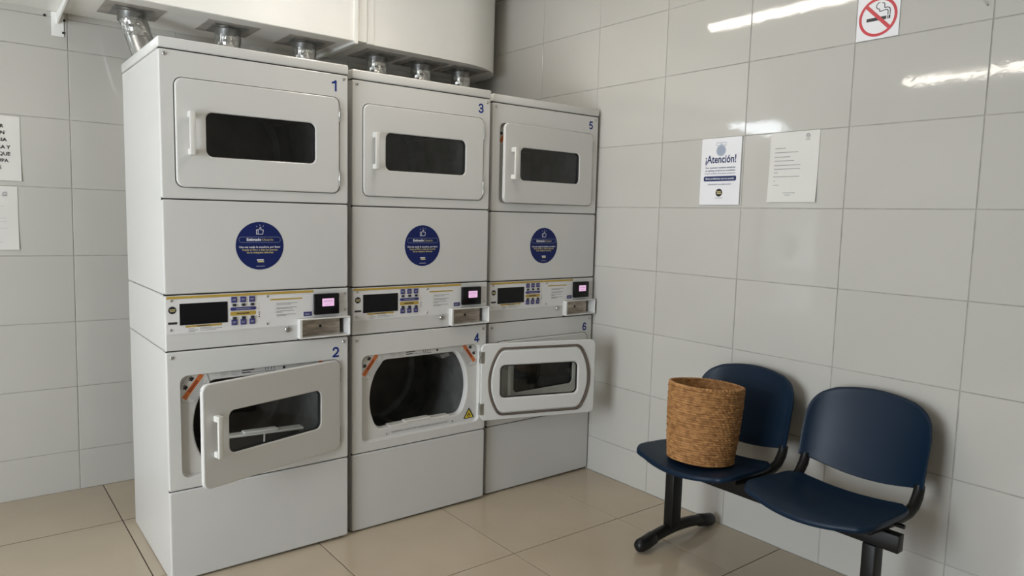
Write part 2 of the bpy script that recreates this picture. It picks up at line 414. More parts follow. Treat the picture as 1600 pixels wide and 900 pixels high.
def screw(parent, x, z, y=0, s=1):
    o = link('screw', cached('screw', screw_me), parent, (x, y, z)); o.scale = (s, s, s); return o
def warn_me(mirror):
    def fn(bm):
        a, b = Vector((.0, .0)), Vector((.057, .075)); d = (b-a).normalized(); n = Vector((d.y, -d.x))
        P = lambda s, t: (a+d*s+n*t); L = (b-a).length
        def q(s0, s1, t0, t1, mi, y):
            pts = [P(s0, t0), P(s1, t0), P(s1, t1), P(s0, t1)]
            poly_flat(bm, [((-p.x if mirror else p.x), p.y) for p in pts], y, mi)
        pts = [P(-.018, .012), P(.0, -.022), P(L*.55, -.034), P(L+.002, -.022), P(L+.014, .02), P(L-.006, .046), P(.0, .044)]
        poly_flat(bm, [((-p.x if mirror else p.x), p.y) for p in pts], 0, 0)
        q(-.006, L+.004, -.003, .015, 1, -.0003); q(.022, L-.022, .001, .011, 2, -.0005)
        oc = [((-p.x if mirror else p.x), p.y) for p in pts]; stroke(bm, oc+[oc[0]], .0010, -.0003, 3)
        for i in range(5): q(.004+.004*(i % 2), L-.006-.006*(i % 3), .0185+.0052*i, .0205+.0052*i, 3, -.0003)
        for s, t in ((.030, -.012), (.066, -.013)):     # hand and flame pictograms
            q(s-.007, s+.007, t-.006, t+.005, 4, -.0003); q(s-.003, s+.001, t-.012, t-.004, 4, -.0004); q(s+.003, s+.006, t-.011, t-.004, 4, -.0004); q(s-.009, s-.006, t-.009, t-.002, 4, -.0004)
    return print_me('warning_sticker', ['sticker_white', 'orange', 'orange_dark', 'ink_grey', 'ink_black'], fn)
def flame_sticker_me():
    def fn(bm):
        poly_flat(bm, [(-.028, -.024), (.028, -.024), (.030, -.021), (.002, .025), (-.002, .025), (-.030, -.021)], 0, 0)
        poly_flat(bm, [(-.0225, -.0205), (.0225, -.0205), (0, .017)], -.0003, 1)
        poly_flat(bm, [(-.007, -.016), (.007, -.016), (.0095, -.009), (.006, -.002), (.003, -.006), (.001, .007), (-.004, -.001), (-.006, -.005), (-.0095, -.009)], -.0005, 0)
        poly_flat(bm, [(-.003, -.014), (.003, -.014), (.003, -.010), (0, -.005), (-.003, -.010)], -.0007, 1)
    return print_me('flame_sticker', ['ink_black', 'warn_yellow'], fn)
def bay_print_me():
    def fn(bm):
        text_into(bm, 'WARNING: CLEAN LINT SCREEN BEFORE EACH LOAD', .0080, CX-.003, .3985, width=.290, bold=.012)
        for k in range(4):
            stroke(bm, [(.187, .7515-.005*k), (.187+(.028, .022, .03, .018)[k], .7515-.005*k)], .0012)
            stroke(bm, [(.225, .7515-.005*k), (.225+(.012, .03, .016, .026)[k], .7515-.005*k)], .0012)
    return print_me('bay_lettering', 'ink_grey', fn)
def bay_mark_me():
    def fn(bm):
        dashes(bm, .265, .312, .7490, .0038, (.012, .016, .010)); dashes(bm, .265, .296, .7400, .0038, (.014, .010))
        stroke(bm, [(.30, .738), (.345, .738)], .0012)
        for x in (.352, .362, .374, .386): stroke(bm, [(x, .751), (x, .742)], .0022)
        stroke(bm, [(.35, .7365), (.392, .7365)], .002)
        poly_flat(bm, circ(.424, .744, .0055, 12))
    return print_me('bay_marks', 'ink_black', fn)
def dashes(bm, x0, x1, z, wd, pat, y=0):
    k = 0
    while x0 < x1-.001:
        x2 = min(x1, x0+pat[k % len(pat)]); stroke(bm, [(x0, z), (x2, z)], wd, y); x0 = x2+.0028; k += 1
def lint_me():
    bm = bmesh.new(); add_box(bm, .185, .495, .019, .06, .424, .4335, .002); add_box(bm, .262, .393, .017, .052, .432, .4415, .003)
    return mesh_bm('lint_screen', bm, 'handle_white')
def arc_pts(cx, cz, rx, rz, a0, a1, n=12): return [(cx+rx*math.cos(math.radians(a0+(a1-a0)*k/n)), cz+rz*math.sin(math.radians(a0+(a1-a0)*k/n))) for k in range(n+1)]
DIGITS = {
    '1': [[(-.30, .78), (-.12, .84), (.06, .97), (.06, .03)]],
    '2': [arc_pts(0, .68, .27, .29, 165, -25)+[(.10, .38), (-.22, .12), (-.28, .06), (.30, .06)]],
    '3': [arc_pts(-.01, .73, .25, .235, 160, -90)+[(-.08, .50)], [(-.08, .50)]+arc_pts(0, .28, .28, .225, 90, -160)],
    '4': [[(.10, .0), (.10, .95), (-.30, .28), (-.30, .235), (.33, .235)]],
    '5': [[(.26, .93), (-.17, .93), (-.22, .47)], [(-.22, .47)]+arc_pts(.0, .32, .27, .255, 120, -135)],
    '6': [arc_pts(.03, .70, .24, .255, 25, 150)+arc_pts(.06, .42, .335, .45, 160, 205), arc_pts(.0, .30, .27, .25, 0, 360, 20)]}
def number_me(s):
    def fn(bm):
        for pl in DIGITS[s]: stroke(bm, [(x*.0385, z*.0385) for x, z in pl], .0072)
    me = print_me('number_decal', 'number_blue', fn); SMALL.discard(me.name); return me
# round sticker
SX, SZ, SR = .331, 1.216, .0885
def st_white(bm):
    y = -.0010
    text_into(bm, 'Estimado', .0098, SX-.0485, SZ+.0185, width=.053, align='LEFT', bold=.03, y=y)
    text_into(bm, 'Una vez usada la secadora, por favor', .0072, SX, SZ-.0080, width=.152, bold=.02, y=y)
    stroke(bm, [(SX-.015, SZ-.076), (SX+.016, SZ-.076)], .0012, y)
    stroke(bm, [(SX-.011, SZ-.0525), (SX+.011, SZ-.0525)], .0038, y)
    cx, cz = SX, SZ+.053                                       # thumbs-up
    stroke(bm, [(cx-.013, cz-.010), (cx-.013, cz+.006), (cx-.007, cz+.006), (cx-.007, cz-.010), (cx-.013, cz-.010)], .0018, y)
    stroke(bm, [(cx-.007, cz+.005), (cx-.001, cz+.010), (cx+.001, cz+.016), (cx+.004, cz+.014), (cx+.003, cz+.006), (cx+.012, cz+.006), (cx+.012, cz+.001), (cx+.010, cz-.010), (cx-.007, cz-.010)], .0018, y)
    for a in (60, 95, 130): stroke(bm, [(cx+.002+.019*math.cos(math.radians(a)), cz+.002+.019*math.sin(math.radians(a))), (cx+.002+.023*math.cos(math.radians(a)), cz+.002+.023*math.sin(math.radians(a)))], .0012, y)
def st_gold(bm):
    y = -.0010
    text_into(bm, 'Usuario', .0098, SX+.0075, SZ+.0185, width=.042, align='LEFT', y=y)
    text_into(bm, 'limpie el filtro y deje las puertas', .0072, SX, SZ-.0180, width=.130, bold=.015, y=y)
    text_into(bm, 'de la máquina abiertas', .0072, SX, SZ-.0280, width=.098, bold=.015, y=y)
    stroke(bm, [(SX-.008, SZ-.0590), (SX+.012, SZ-.0590)], .0048, y)
def st_line(bm):
    p = rrect(SX-.0765, SX+.0765, SZ+.0125, SZ+.0325, .009, 4); stroke(bm, p+[p[0]], .0008, -.0008)
# control panel prints
def cp_text(bm):
    y = -.0016
    for k, (z, wd) in enumerate(((.9965, .081), (.9915, .055), (.980, .078), (.9755, .062), (.967, .068), (.9625, .022), (.953, .073), (.9485, .036))): stroke(bm, [(.390, z), (.390+wd, z)], .0022, y)
    for k, (z, wd) in enumerate(((.9245, .018), (.9195, .030), (.9145, .020))): stroke(bm, [(.076, z), (.076+wd, z)], .0018, y)
    for k, (z, wd) in enumerate(((.9255, .040), (.9215, .075), (.9165, .055))): stroke(bm, [(.115, z), (.115+wd, z)], .0015, y)
def cp_gold(bm):
    y = -.0016
    poly_flat(bm, rect(.066, .190, .9295, .9365), y); poly_flat(bm, rrect(.366, .492, 1.0095, 1.0150, .0025, 3), y)
    poly_flat(bm, rrect(.2195, .3125, .9605, .9755, .005, 4), y)
    for z in (.999, .9905, .982): poly_flat(bm, circ(.324, z, .0018, 8), y)
    for z in (.9855, .975, .963): poly_flat(bm, circ(.385, z, .0012, 8), y)
def cp_dark(bm):
    y = -.0020
    dashes(bm, .243, .290, .968, .0036, (.018, .006, .014), y); dashes(bm, .105, .150, .933, .0026, (.022, .014), y)
    for z in (.9685, .9600, .9515): poly_flat(bm, circ(.324, z, .0024, 8), y)
def cp_logo(bm):
    poly_flat(bm, rrect(.009, .039, .9435, .9515, .001, 1), -.0016)
    poly_flat(bm, circ(.0238, .9935, .0133, 24), -.0016)
def cp_logo2(bm):
    stroke(bm, [(.015, .9955), (.033, .9955)], .003, -.0020); stroke(bm, [(.017, .9905), (.031, .9905)], .003, -.0020)
def cp_key_text(bm):
    y = -.0048
    for x in (.233, .2655, .298):
        for z0 in (1.0195, .9365):
            stroke(bm, [(x-.006, z0+.002), (x+.006, z0+.002)], .0014, y); stroke(bm, [(x-.006, z0-.002), (x+.004, z0-.002)], .0014, y)
    stroke(bm, [(.240, .9855), (.293, .9855)], .0016, -.0036)
    stroke(bm, [(.501, .9505), (.523, .9505)], .0014, -.0030); stroke(bm, [(.501, .9465), (.518, .9465)], .0014, -.0030)
def inlay_me():
    pts = [(.004, .9085), (.4705, .9085), (.4705, .9335), (.5335, .9335), (.5335, 1.0415), (.004, 1.0415)]
    bm = bmesh.new(); loft(bm, [[(x, y, z) for x, z in pts] for y in (.002, -.0012)], False, True); return mesh_bm('inlay', bm, 'inlay')
def cup_me():
    o = lambda e: rrect(.471+e, W+.0005-e, .8535+e, .9325-e, .004, 3); i = lambda e: rrect(.4835+e, W-.0065-e, .8595+e, .9265-e, .003, 3)
    return star_loft('coin_tray', [(o(0), .003), (o(0), -.021), (o(.002), -.024), (i(-.002), -.024), (i(0), -.021), (i(0), .045)], (.577, .893), 'enamel_white')
def lock_me():
    bm = bmesh.new(); n = 18
    ring = lambda r, y: [(r*math.cos(2*PI*i/n), y, r*math.sin(2*PI*i/n)) for i in range(n)]
    loft(bm, [ring(.0115, 0), ring(.0110, -.005), ring(.0090, -.007), ring(.0068, -.007), ring(.0064, -.0045)], False, True)
    return mesh_bm('lock', bm, 'steel', 40)
def reader_me():
    bm = bmesh.new(); add_box(bm, .5355, .6375, -.018, .0, .9445, 1.0265, .003, 2); return mesh_bm('card_reader', bm, 'black_gloss', 40)

def door(parent, zc, ang, label):
    e = link('door', cached('door', door_me), parent, (.646, .0035 if ang < 90 else -.008, zc), (0, 0, math.radians(ang)))
    e['label'] = label
    for nm, fn in (('door_seal', door_gasket_me), ('glass_gasket', glass_gasket_me), ('door_glass', glass_me), ('handle', handle_me)):
        link(nm, cached(nm, fn), e)
    for z in (.120, -.128): link('hinge', cached('hinge', hinge_me), e, (0, 0, z))
    for z in (.165, -.120): screw(e, -DW-.0015, z, -.002, .35)
    return e
def dryer(x, y, up, lo, a_up, a_lo, label):
    t = empty('stacked_dryer', (x, y, 0), (0, -.0081, 0)); tag(t, label, 'dryer', 'stacked tumble dryers')
    P = lambda nm, key, fn, par=t, loc=None: link(nm, cached(key, fn), par, loc)
    P('lower_cabinet', 'lowcab', lambda: shell_me('lower_cabinet', .004, .8455))
    P('control_housing', 'ctlcab', lambda: shell_me('control_housing', .8485, 1.0445))
    P('upper_cabinet', 'upcab', lambda: shell_me('upper_cabinet', 1.0475, 1.8805))
    P('lid', 'lid', lid_me)
    def seams():  # dark strips behind the panel gaps, standing in for the shade inside them
        bm = bmesh.new()
        for z in (.3402, .8470, 1.0463, 1.3790, 1.8822): add_box(bm, .002, W-.002, .007, .030, z-.005, z+.005)
        return mesh_bm('seam_strip', bm, 'dark')
    o = P('seam_strip', 'seams', seams); o['kind'] = 'stuff'
    P('base_panel', 'basep', lambda: panel_me('base_panel', .006, .3385))
    P('access_panel', 'accp', lambda: panel_me('access_panel', 1.0485, 1.3770))
    for dz, num, ang, nm in ((0, lo, a_lo, 'lower'), (1.036, up, a_up, 'upper')):
        f = P('%s_front' % nm, nm+'f', lambda: front_me('%s_front' % nm, dz))
        dr = P('drum', 'drum', drum_me, t, (0, 0, dz))
        for a in (35, 155, 275):
            r = math.radians(a); o = link('lifter', cached('lifter', lifter_me), dr, (CX+.276*math.cos(r), 0, .560+.276*math.sin(r))); o.rotation_euler = (0, -(r+PI/2), 0)
        P('warning_sticker', 'warnL', lambda: warn_me(False), f, (.058, .0180, .678+dz))
        P('warning_sticker', 'warnR', lambda: warn_me(True), f, (.632, .0180, .678+dz))
        P('flame_sticker', 'flame', flame_sticker_me, f, (.603, .0180, .424+dz))
        P('bay_lettering', 'bayp', bay_print_me, f, (0, .0183, dz)); P('bay_marks', 'baym', bay_mark_me, f, (0, .0183, dz))
        ls = P('lint_screen', 'lint', lint_me, t, (0, 0, dz))
        if num == '2':       # this filter is pulled half way up out of its slot
            ls.location = (-.012, -.006, .082); ls.rotation_euler = (0, math.radians(2.2), 0); ls['label'] = 'lint screen pulled up out of its slot'
            link('screen_mesh', cached('lmesh', lambda: box_me('screen_mesh', .195, .485, .040, .043, .355, .425, 'dark', .001)), ls)
            link('screen_rib', cached('lrib', lambda: box_me('screen_rib', .343, .349, .036, .040, .358, .425, 'handle_white', .001)), ls)
        for sx in (.168, .511): screw(f, sx, .400+dz, .019, .7)
        zt = .826 if dz == 0 else 1.864
        for sx in (.019, .664): screw(f, sx, zt)
        P('number_decal', 'num'+num, lambda: number_me(num), t, (.629, -.0006, .766 if dz == 0 else 1.815))
        door(t, .570 if dz == 0 else 1.606, ang, 'white door with dark window, %s' % ('shut' if ang == 0 else 'ajar' if ang < 8 else 'half open' if ang < 60 else 'folded back, inner side showing'))
    # control panel
    cp = P('control_panel', 'cpanel', control_panel_me)
    P('inlay', 'inlay', lambda: inlay_me(), cp)
    P('side_plate', 'splate', lambda: box_me('side_plate', .5345, .6795, -.0012, .003, .9350, 1.0415, 'enamel', .0006), cp)
    P('yellow_strip', 'ystrip', lambda: box_me('yellow_strip', .0055, .534, -.0028, 0, 1.0325, 1.0415, 'yellow', .0005), cp)
    P('display', 'display', lambda: box_me('display', .0470, .2100, -.0026, 0, .9385, 1.0150, 'black_gloss', .0006), cp)
    for bx in (.233, .2655, .298):
        P('program_key', 'pkey', lambda: box_me('program_key', -.0105, .0105, -.0044, 0, -.0105, .0105, 'navy', .001), cp, (bx, 0, 1.0195))
        P('program_key', 'pkey', None, cp, (bx, 0, .9365))
        P('button', 'sbtn', lambda: box_me('button', -.007, .007, -.0058, 0, -.0047, .0047, 'black_key', .0015), cp, (bx+.001, 0, 1.0000))
        P('button', 'sbtn', None, cp, (bx+.001, 0, .9525))
    P('title_bar', 'tbar', lambda: star_loft('title_bar', [(rrect(.2195, .3125, .9795, .9915, .0055, 4), 0), (rrect(.2195, .3125, .9795, .9915, .0055, 4), -.0032)], (.266, .9855), 'navy', False, True), cp)
    P('text_lines', 'cptext', lambda: print_me('text_lines', 'ink_grey', cp_text), cp)
    P('yellow_bars', 'cpgold', lambda: print_me('yellow_bars', 'yellow', cp_gold), cp)
    P('lettering', 'cpdark', lambda: print_me('lettering', 'ink_black', cp_dark), cp)
    P('logo', 'cplogo', lambda: print_me('logo', 'ink_black', cp_logo), cp)
    P('logo_lettering', 'cplogo2', lambda: print_me('logo_lettering', 'gold_print', cp_logo2), cp)
    P('key_lettering', 'cpkt', lambda: print_me('key_lettering', 'ink_pale', cp_key_text), cp)
    P('blue_label', 'bluel', lambda: box_me('blue_label', .4960, .5290, -.0026, 0, .9405, .9575, 'navy', .0005), cp)
    for sx, sz in ((.021, 1.027), (.018, .924), (.356, 1.026), (.354, .922), (.669, 1.022), (.669, .956)): screw(cp, sx, sz, -.001, .72)
    rd = P('card_reader', 'reader', reader_me)
    P('screen', 'pscreen', lambda: box_me('screen', .5660, .6150, -.0186, -.017, .9770, 1.0075, 'pink_screen', .0004), rd)
    def scr(bm):
        for z, a, b in ((.999, .573, .606), (.9945, .571, .609), (.985, .578, .603)): stroke(bm, [(a, z), (b, z)], .0016, -.0188)
    P('screen_lettering', 'pscr', lambda: print_me('screen_lettering', 'badge_grey', scr), rd)
    cup = P('coin_tray', 'cup', cup_me)
    P('metal_plate', 'cupplate', lambda: box_me('metal_plate', .4835, W-.028, .018, .020, .8595, .9265, 'coin_metal'), cup)
    P('plate_hole', 'cuphole', lambda: star_loft('plate_hole', [(circ(.572, .8945, .0062, 14), .0185), (circ(.572, .8945, .0062, 14), .0172), (circ(.572, .8945, .004, 14), .0168)], (.572, .8945), 'dark', False, True), cup)
    P('lock', 'lock', lock_me, t, (.432, -.0002, .8945))
    st = P('round_sticker', 'rsticker', lambda: star_loft('round_sticker', [(circ(SX, SZ, SR, 64), 0), (circ(SX, SZ, SR, 64), -.0006)], (SX, SZ), 'sticker_blue', False, True))
    st['label'] = 'round dark blue sticker with thumbs-up and lettering'
    P('white_lettering', 'stw', lambda: print_me('white_lettering', 'white_print', st_white), st)
    P('gold_lettering', 'stg', lambda: print_me('gold_lettering', 'gold_print', st_gold), st)
    P('pill_outline', 'stl', lambda: print_me('pill_outline', 'badge_grey', st_line), st)
    return t
dryer(0, 0, '1', '2', 0, 15.8, 'white stacked dryer numbered 1 and 2, its lower door half open')
dryer(.7122, .0222, '3', '4', 0, 162.5, 'white stacked dryer numbered 3 and 4, lower door folded right back, drum showing')
dryer(1.4261, .0449, '5', '6', 2.6, 1.0, 'white stacked dryer numbered 5 and 6 beside the tiled wall, upper door ajar')

# ------------------------------------------------------------------ exhaust duct and pipes
ZD = 2.205
def duct():
    e = empty('exhaust_duct', (-.5, YB, ZD)); tag(e, 'white boxed exhaust duct with a rounded end above the dryers', 'duct')
    def add(nm, bm, m='duct_white', ang=28): o = link(nm, mesh_bm(nm, bm, m, ang), e); o.matrix_parent_inverse = Matrix.Translation(-Vector((-.5, YB, ZD))); return o
    bm = bmesh.new(); add_box(bm, -.5, 1.035, .712, YB-.001, ZD, 2.64, .003); add('left_section', bm)
    bm = bmesh.new(); add_box(bm, 1.030, 1.050, .700, YB-.002, ZD-.014, 2.645, .002); add('flange', bm)
    bm = bmesh.new(); add_box(bm, 1.051, 1.104, .716, YB-.001, ZD+.004, 2.64, .002); add('joint_sleeve', bm)
    pts = [(1.108, YB-.001), (1.108, .728), (1.55, .733)]
    cx, cy, a, b = 1.70, 1.06, .385, .324
    for i in range(17):
        t = -PI/2+PI/2*i/16; pts.append((cx+a*math.cos(t), cy+b*math.sin(t)))
    pts.append((cx+a, YB-.001))
    bm = bmesh.new(); loft(bm, [[(x, y, z) for x, y in pts] for z in (ZD+.002, 2.64)], True, True); add('right_section', bm, ang=30)
    bm = bmesh.new(); add_box(bm, 1.108, 1.148, .7245, .735, ZD+.003, 2.64, .001); add('cover_strip', bm)
duct()
def pipe(x, label, lean=False, low=False):
    y = .925; e = empty('exhaust_pipe', (x, y, ZD)); tag(e, label, 'pipe', 'exhaust pipes behind the dryers')
    link('mounting_plate', cached('mplate', lambda: box_me('mounting_plate', -.118, .118, -.118, .118, -.003, 0, 'plate', .001)), e)
    def col():
        bm = bmesh.new(); add_box(bm, -.078, .078, -.078, .078, -.009, -.003, .001)
        n = 24; ring = lambda r, z: [(r*math.cos(2*PI*i/n), r*math.sin(2*PI*i/n), z) for i in range(n)]
        loft(bm, [ring(.062, -.009), ring(.0575, -.013), ring(.0575, -.045), ring(.0555, -.046)]); return mesh_bm('collar', bm, 'galv_dark', 35)
    link('collar', cached('collar', col), e)
    def tube():
        bm = bmesh.new()
        end = -.75 if not low else -1.62
        if lean: path = [(0, 0, -.01), (.004, -.004, -.04), (.05, -.05, -.22), (.13, -.12, -.36), (.20, -.15, -.52), (.22, -.155, -.63), (.22, -.175, -.665), (.22, -.205, -.68), (.22, -.272, -.68)]
        else: path = [(0, 0, -.01), (0, 0, end), (0, -.02, end-.045), (0, -.065, end-.065), (0, -.240, end-.065)]
        sweep(bm, path, .053, 24); return mesh_bm('tube', bm, 'galv', 40)
    link('tube', cached(('tube', lean, low), tube), e)
    def tape():
        bm = bmesh.new(); rnd = random.Random(3); n = 28; loops = []
        zs = [-.038+(-.075 if lean else -.060)*k/5 for k in range(6)]
        for z in zs:
            f = max(0, (-z-.04)/.18) if lean else 0
            loops.append([((.0545+rnd.uniform(0, .0055))*math.cos(2*PI*i/n)+(.004+.046*f if lean else 0), (.0545+rnd.uniform(0, .0055))*math.sin(2*PI*i/n)-(.004+.046*f if lean else 0), z) for i in range(n)])
        loft(bm, loops); return mesh_bm('foil_tape', bm, 'foil', 10)
    link('foil_tape', cached(('tape', lean), tape), e)
pipe(.078, 'silver exhaust pipe bending down at the left end of the duct', lean=True)
pipe(.487, 'silver exhaust pipe above the middle of the dryer numbered 1', low=True)
pipe(.862, 'silver exhaust pipe left of the duct joint, by the right corner of dryer 1')
pipe(1.268, 'silver exhaust pipe right of the duct joint, leftmost of three above dryer 3', low=True)
pipe(1.545, 'silver exhaust pipe above dryer 3, middle of the three right of the joint')
pipe(1.815, 'silver exhaust pipe nearest the rounded end of the duct', low=True)
def bracket():
    e = empty('wall_bracket', (-.172, YB, 2.1)); tag(e, 'white steel bracket screwed to the tiled wall under the duct', 'bracket')
    bm = bmesh.new(); add_box(bm, -.024, .024, -.005, -.0005, .0, .104, .001); link('wall_plate', mesh_bm('wall_plate', bm, 'duct_white'), e)
    bm = bmesh.new(); vs = [(-.004, -.004, .055), (-.004, -.004, .104), (-.004, -.44, .104), (-.004, -.44, .092)]
    loft(bm, [[(x+dx, y, z) for x, y, z in vs] for dx in (0, .007)], True, True); link('arm', mesh_bm('arm', bm, 'duct_white'), e)
    for x, z in ((-.048, .083), (.026, .072), (.021, .018)):
        o = link('screw', cached('bscrew', lambda: box_me('screw', -.005, .005, -.006, 0, -.005, .005, 'dark', .0018)), e, (x, -.0005, z))
bracket()

# ------------------------------------------------------------------ beam seat
SEATS = (-.975, -1.480)
def seat_out(e=0):
    """plan outline (across = -Y side to side, along = X front to back), local to seat centre"""
    pts = []; hw = .231
    for x, hwk in ((-.075, 1.0), (.0, 1.0), (.08, .985), (.15, .955)): pts.append((x, hwk*hw))
    pts += [(.180, .195), (.190, .165), (.190, .0), (.190, -.165), (.180, -.195)]
    for x, hwk in ((.15, .955), (.08, .985), (.0, 1.0), (-.075, 1.0)): pts.append((x, -hwk*hw))
    pts += [(-.112, -.222), (-.141, -.198)]
    for k in range(9):
        s = -.16+.04*k; pts.append((-.172+.030*(s/.18)**2, s))
    pts += [(-.141, .198), (-.112, .222)]
    return pts
def zseat(x, y):
    z = .438-.024*(1-min(1, (y/.231)**2)); f = max(0, (-x-.06)/.13); r = max(0, (x-.09)/.10)
    return z-.014*f*f+.012*r*r-.045*x
def seat_me():
    O = seat_out(); 
    # refine outline with Catmull-Rom
    P = []
    n = len(O)
    for i in range(n):
        p0, p1, p2, p3 = [Vector(O[(i+k) % n]) for k in (-1, 0, 1, 2)]
        for j in range(4):
            t = j/4; P.append(.5*((2*p1)+(p2-p0)*t+(2*p0-5*p1+4*p2-p3)*t*t+(3*p1-p0-3*p2+p3)*t**3))
    loops = []
    def lp(k, dz): return [(p.x*k, p.y*k, zseat(p.x*k, p.y*k)+dz) for p in P]
    loops = [lp(.90, -.018), lp(.985, -.019), lp(1.0, -.016), lp(1.0, -.007), lp(.990, -.0015), lp(.975, 0)]+[lp(k, 0) for k in (.93, .86, .76, .64, .5, .35, .2, .08)]
    bm = bmesh.new(); L = loft(bm, loops, False, False); bm.faces.new(L[-1]); 
    # underside
    lu = [[(p.x*k, p.y*k, zseat(p.x*k, p.y*k)-.018) for p in P] for k in (.90, .6, .3, .08)]
    U = loft(bm, lu); bm.faces.new(U[-1])
    return mesh_bm('seat', bm, 'seat_blue', 50)
def back_pt(s, z):
    """backrest surface: s across, z height; returns local (x, y, z) with x towards the wall"""
    h = (z-.46)/.30
    return (.275+.060*h+.010*h*h-.026*(s/.225)**2-.022*(s/.225)**6, s, z)
def backrest_me():
    O = []
    for k in range(13):
        s = -.210+.42*k/12; O.append((s, .444+.034*(s/.210)**2))
    O += [(.2235, .482), (.2255, .50), (.2265, .56), (.2255, .63), (.222, .66), (.212, .692), (.19, .72), (.15, .742)]
    for k in range(1, 8): s = .15-.3*k/8; O.append((s, .742+.020*(1-(s/.15)**2)))
    O += [(-.15, .742), (-.19, .72), (-.212, .692), (-.222, .66), (-.2255, .63), (-.2265, .56), (-.2255, .50), (-.2235, .482)]
    c = Vector((0, .60)); bm = bmesh.new(); P = []; n = len(O)
    for i in range(n):
        p0, p1, p2, p3 = [Vector(O[(i+k) % n]) for k in (-1, 0, 1, 2)]
        for j in range(3):
            t = j/3; P.append(.5*((2*p1)+(p2-p0)*t+(2*p0-5*p1+4*p2-p3)*t*t+(3*p1-p0-3*p2+p3)*t**3))
    def lp(k, d):
        out = []
        for p in P:
            q = c+(p-c)*k; x, y, z = back_pt(q.x, q.y); out.append((x+d, y, z))
        return out
    seq = [(.12, .016), (.4, .016), (.7, .016), (.90, .016), (.965, .018), (.993, .014), (1.0, .008), (.995, .002), (.975, -.001), (.94, 0), (.85, 0), (.7, 0), (.5, 0), (.3, 0), (.12, 0)]
    L = loft(bm, [lp(k, d) for k, d in seq], True, True)
    return mesh_bm('backrest', bm, 'seat_blue', 50)
def beam_seat():
    e = empty('beam_seat', (1.79, -1.228, 0)); tag(e, 'two-place waiting seat of dark blue plastic on a black steel beam', 'bench')
    sx = 1.715-1.79
    for yc in SEATS:
        y = yc+1.228
        link('seat', cached('seat', seat_me), e, (sx, y, 0)); link('backrest', cached('backrest', backrest_me), e, (sx, y, 0))
        for s in (-1, 1):
            def tube():
                bm = bmesh.new()
                sweep(bm, [(-.02, .17*s, .388), (.12, .196*s, .396), (.190, .203*s, .404), (.222, .206*s, .420), (.246, .206*s, .448), (.256, .206*s, .472), (.259, .206*s, .487)], [.0190]*5+[.0180, .0170, .0165], 14, ell=(.95, 1.0))
                return mesh_bm('back_tube', bm, 'black_metal', 45)
            link('back_tube', cached(('btube', s), tube), e, (sx, y, 0))
        link('seat_bracket', cached('sbr', lambda: box_me('seat_bracket', -.09, .17, -.11, .11, .366, .392, 'black_metal', .004)), e, (sx+.02, y, 0))
        def rod():
            bm = bmesh.new(); sweep(bm, [(.10, -.232, .388), (.10, .20, .388)], .0075, 10); return mesh_bm('cross_rod', bm, 'black_metal', 45)
        link('cross_rod', cached('rod', rod), e, (sx, y, 0))
    link('beam', box_me('beam', -.020, .020, -.487, .495, .309, .368, 'black_metal', .003, 2), e)
    for py in (-.80, -1.628):
        y = py+1.228
        link('leg', cached('leg', lambda: box_me('leg', -.030, .030, -.0225, .0225, .055, .312, 'black_metal', .004, 2)), e, (0, y, 0))
        def foot():
            bm = bmesh.new(); path = []
            for k in range(15):
                u = -1+2*k/14; path.append((.035+.225*u, 0, .030+.030*(1-u*u)))
            sweep(bm, path, .026, 16, ell=(1.0, .86)); return mesh_bm('foot_bar', bm, 'black_metal', 45)
        f = link('foot_bar', cached('foot', foot), e, (0, y, 0))
        def cap(s):
            bm = bmesh.new(); sweep(bm, [(.035+s*.150, 0, .0455), (.035+s*.153, 0, .0450), (.035+s*.20, 0, .0345), (.035+s*.232, 0, .030), (.035+s*.246, 0, .0285), (.035+s*.252, 0, .028)], [.024, .0275, .0285, .0280, .021, .008], 18)
            return mesh_bm('foot_cap', bm, 'rubber', 50)
        for s in (-1, 1): link('foot_cap', cached(('cap', s), lambda: cap(s)), f)
beam_seat()

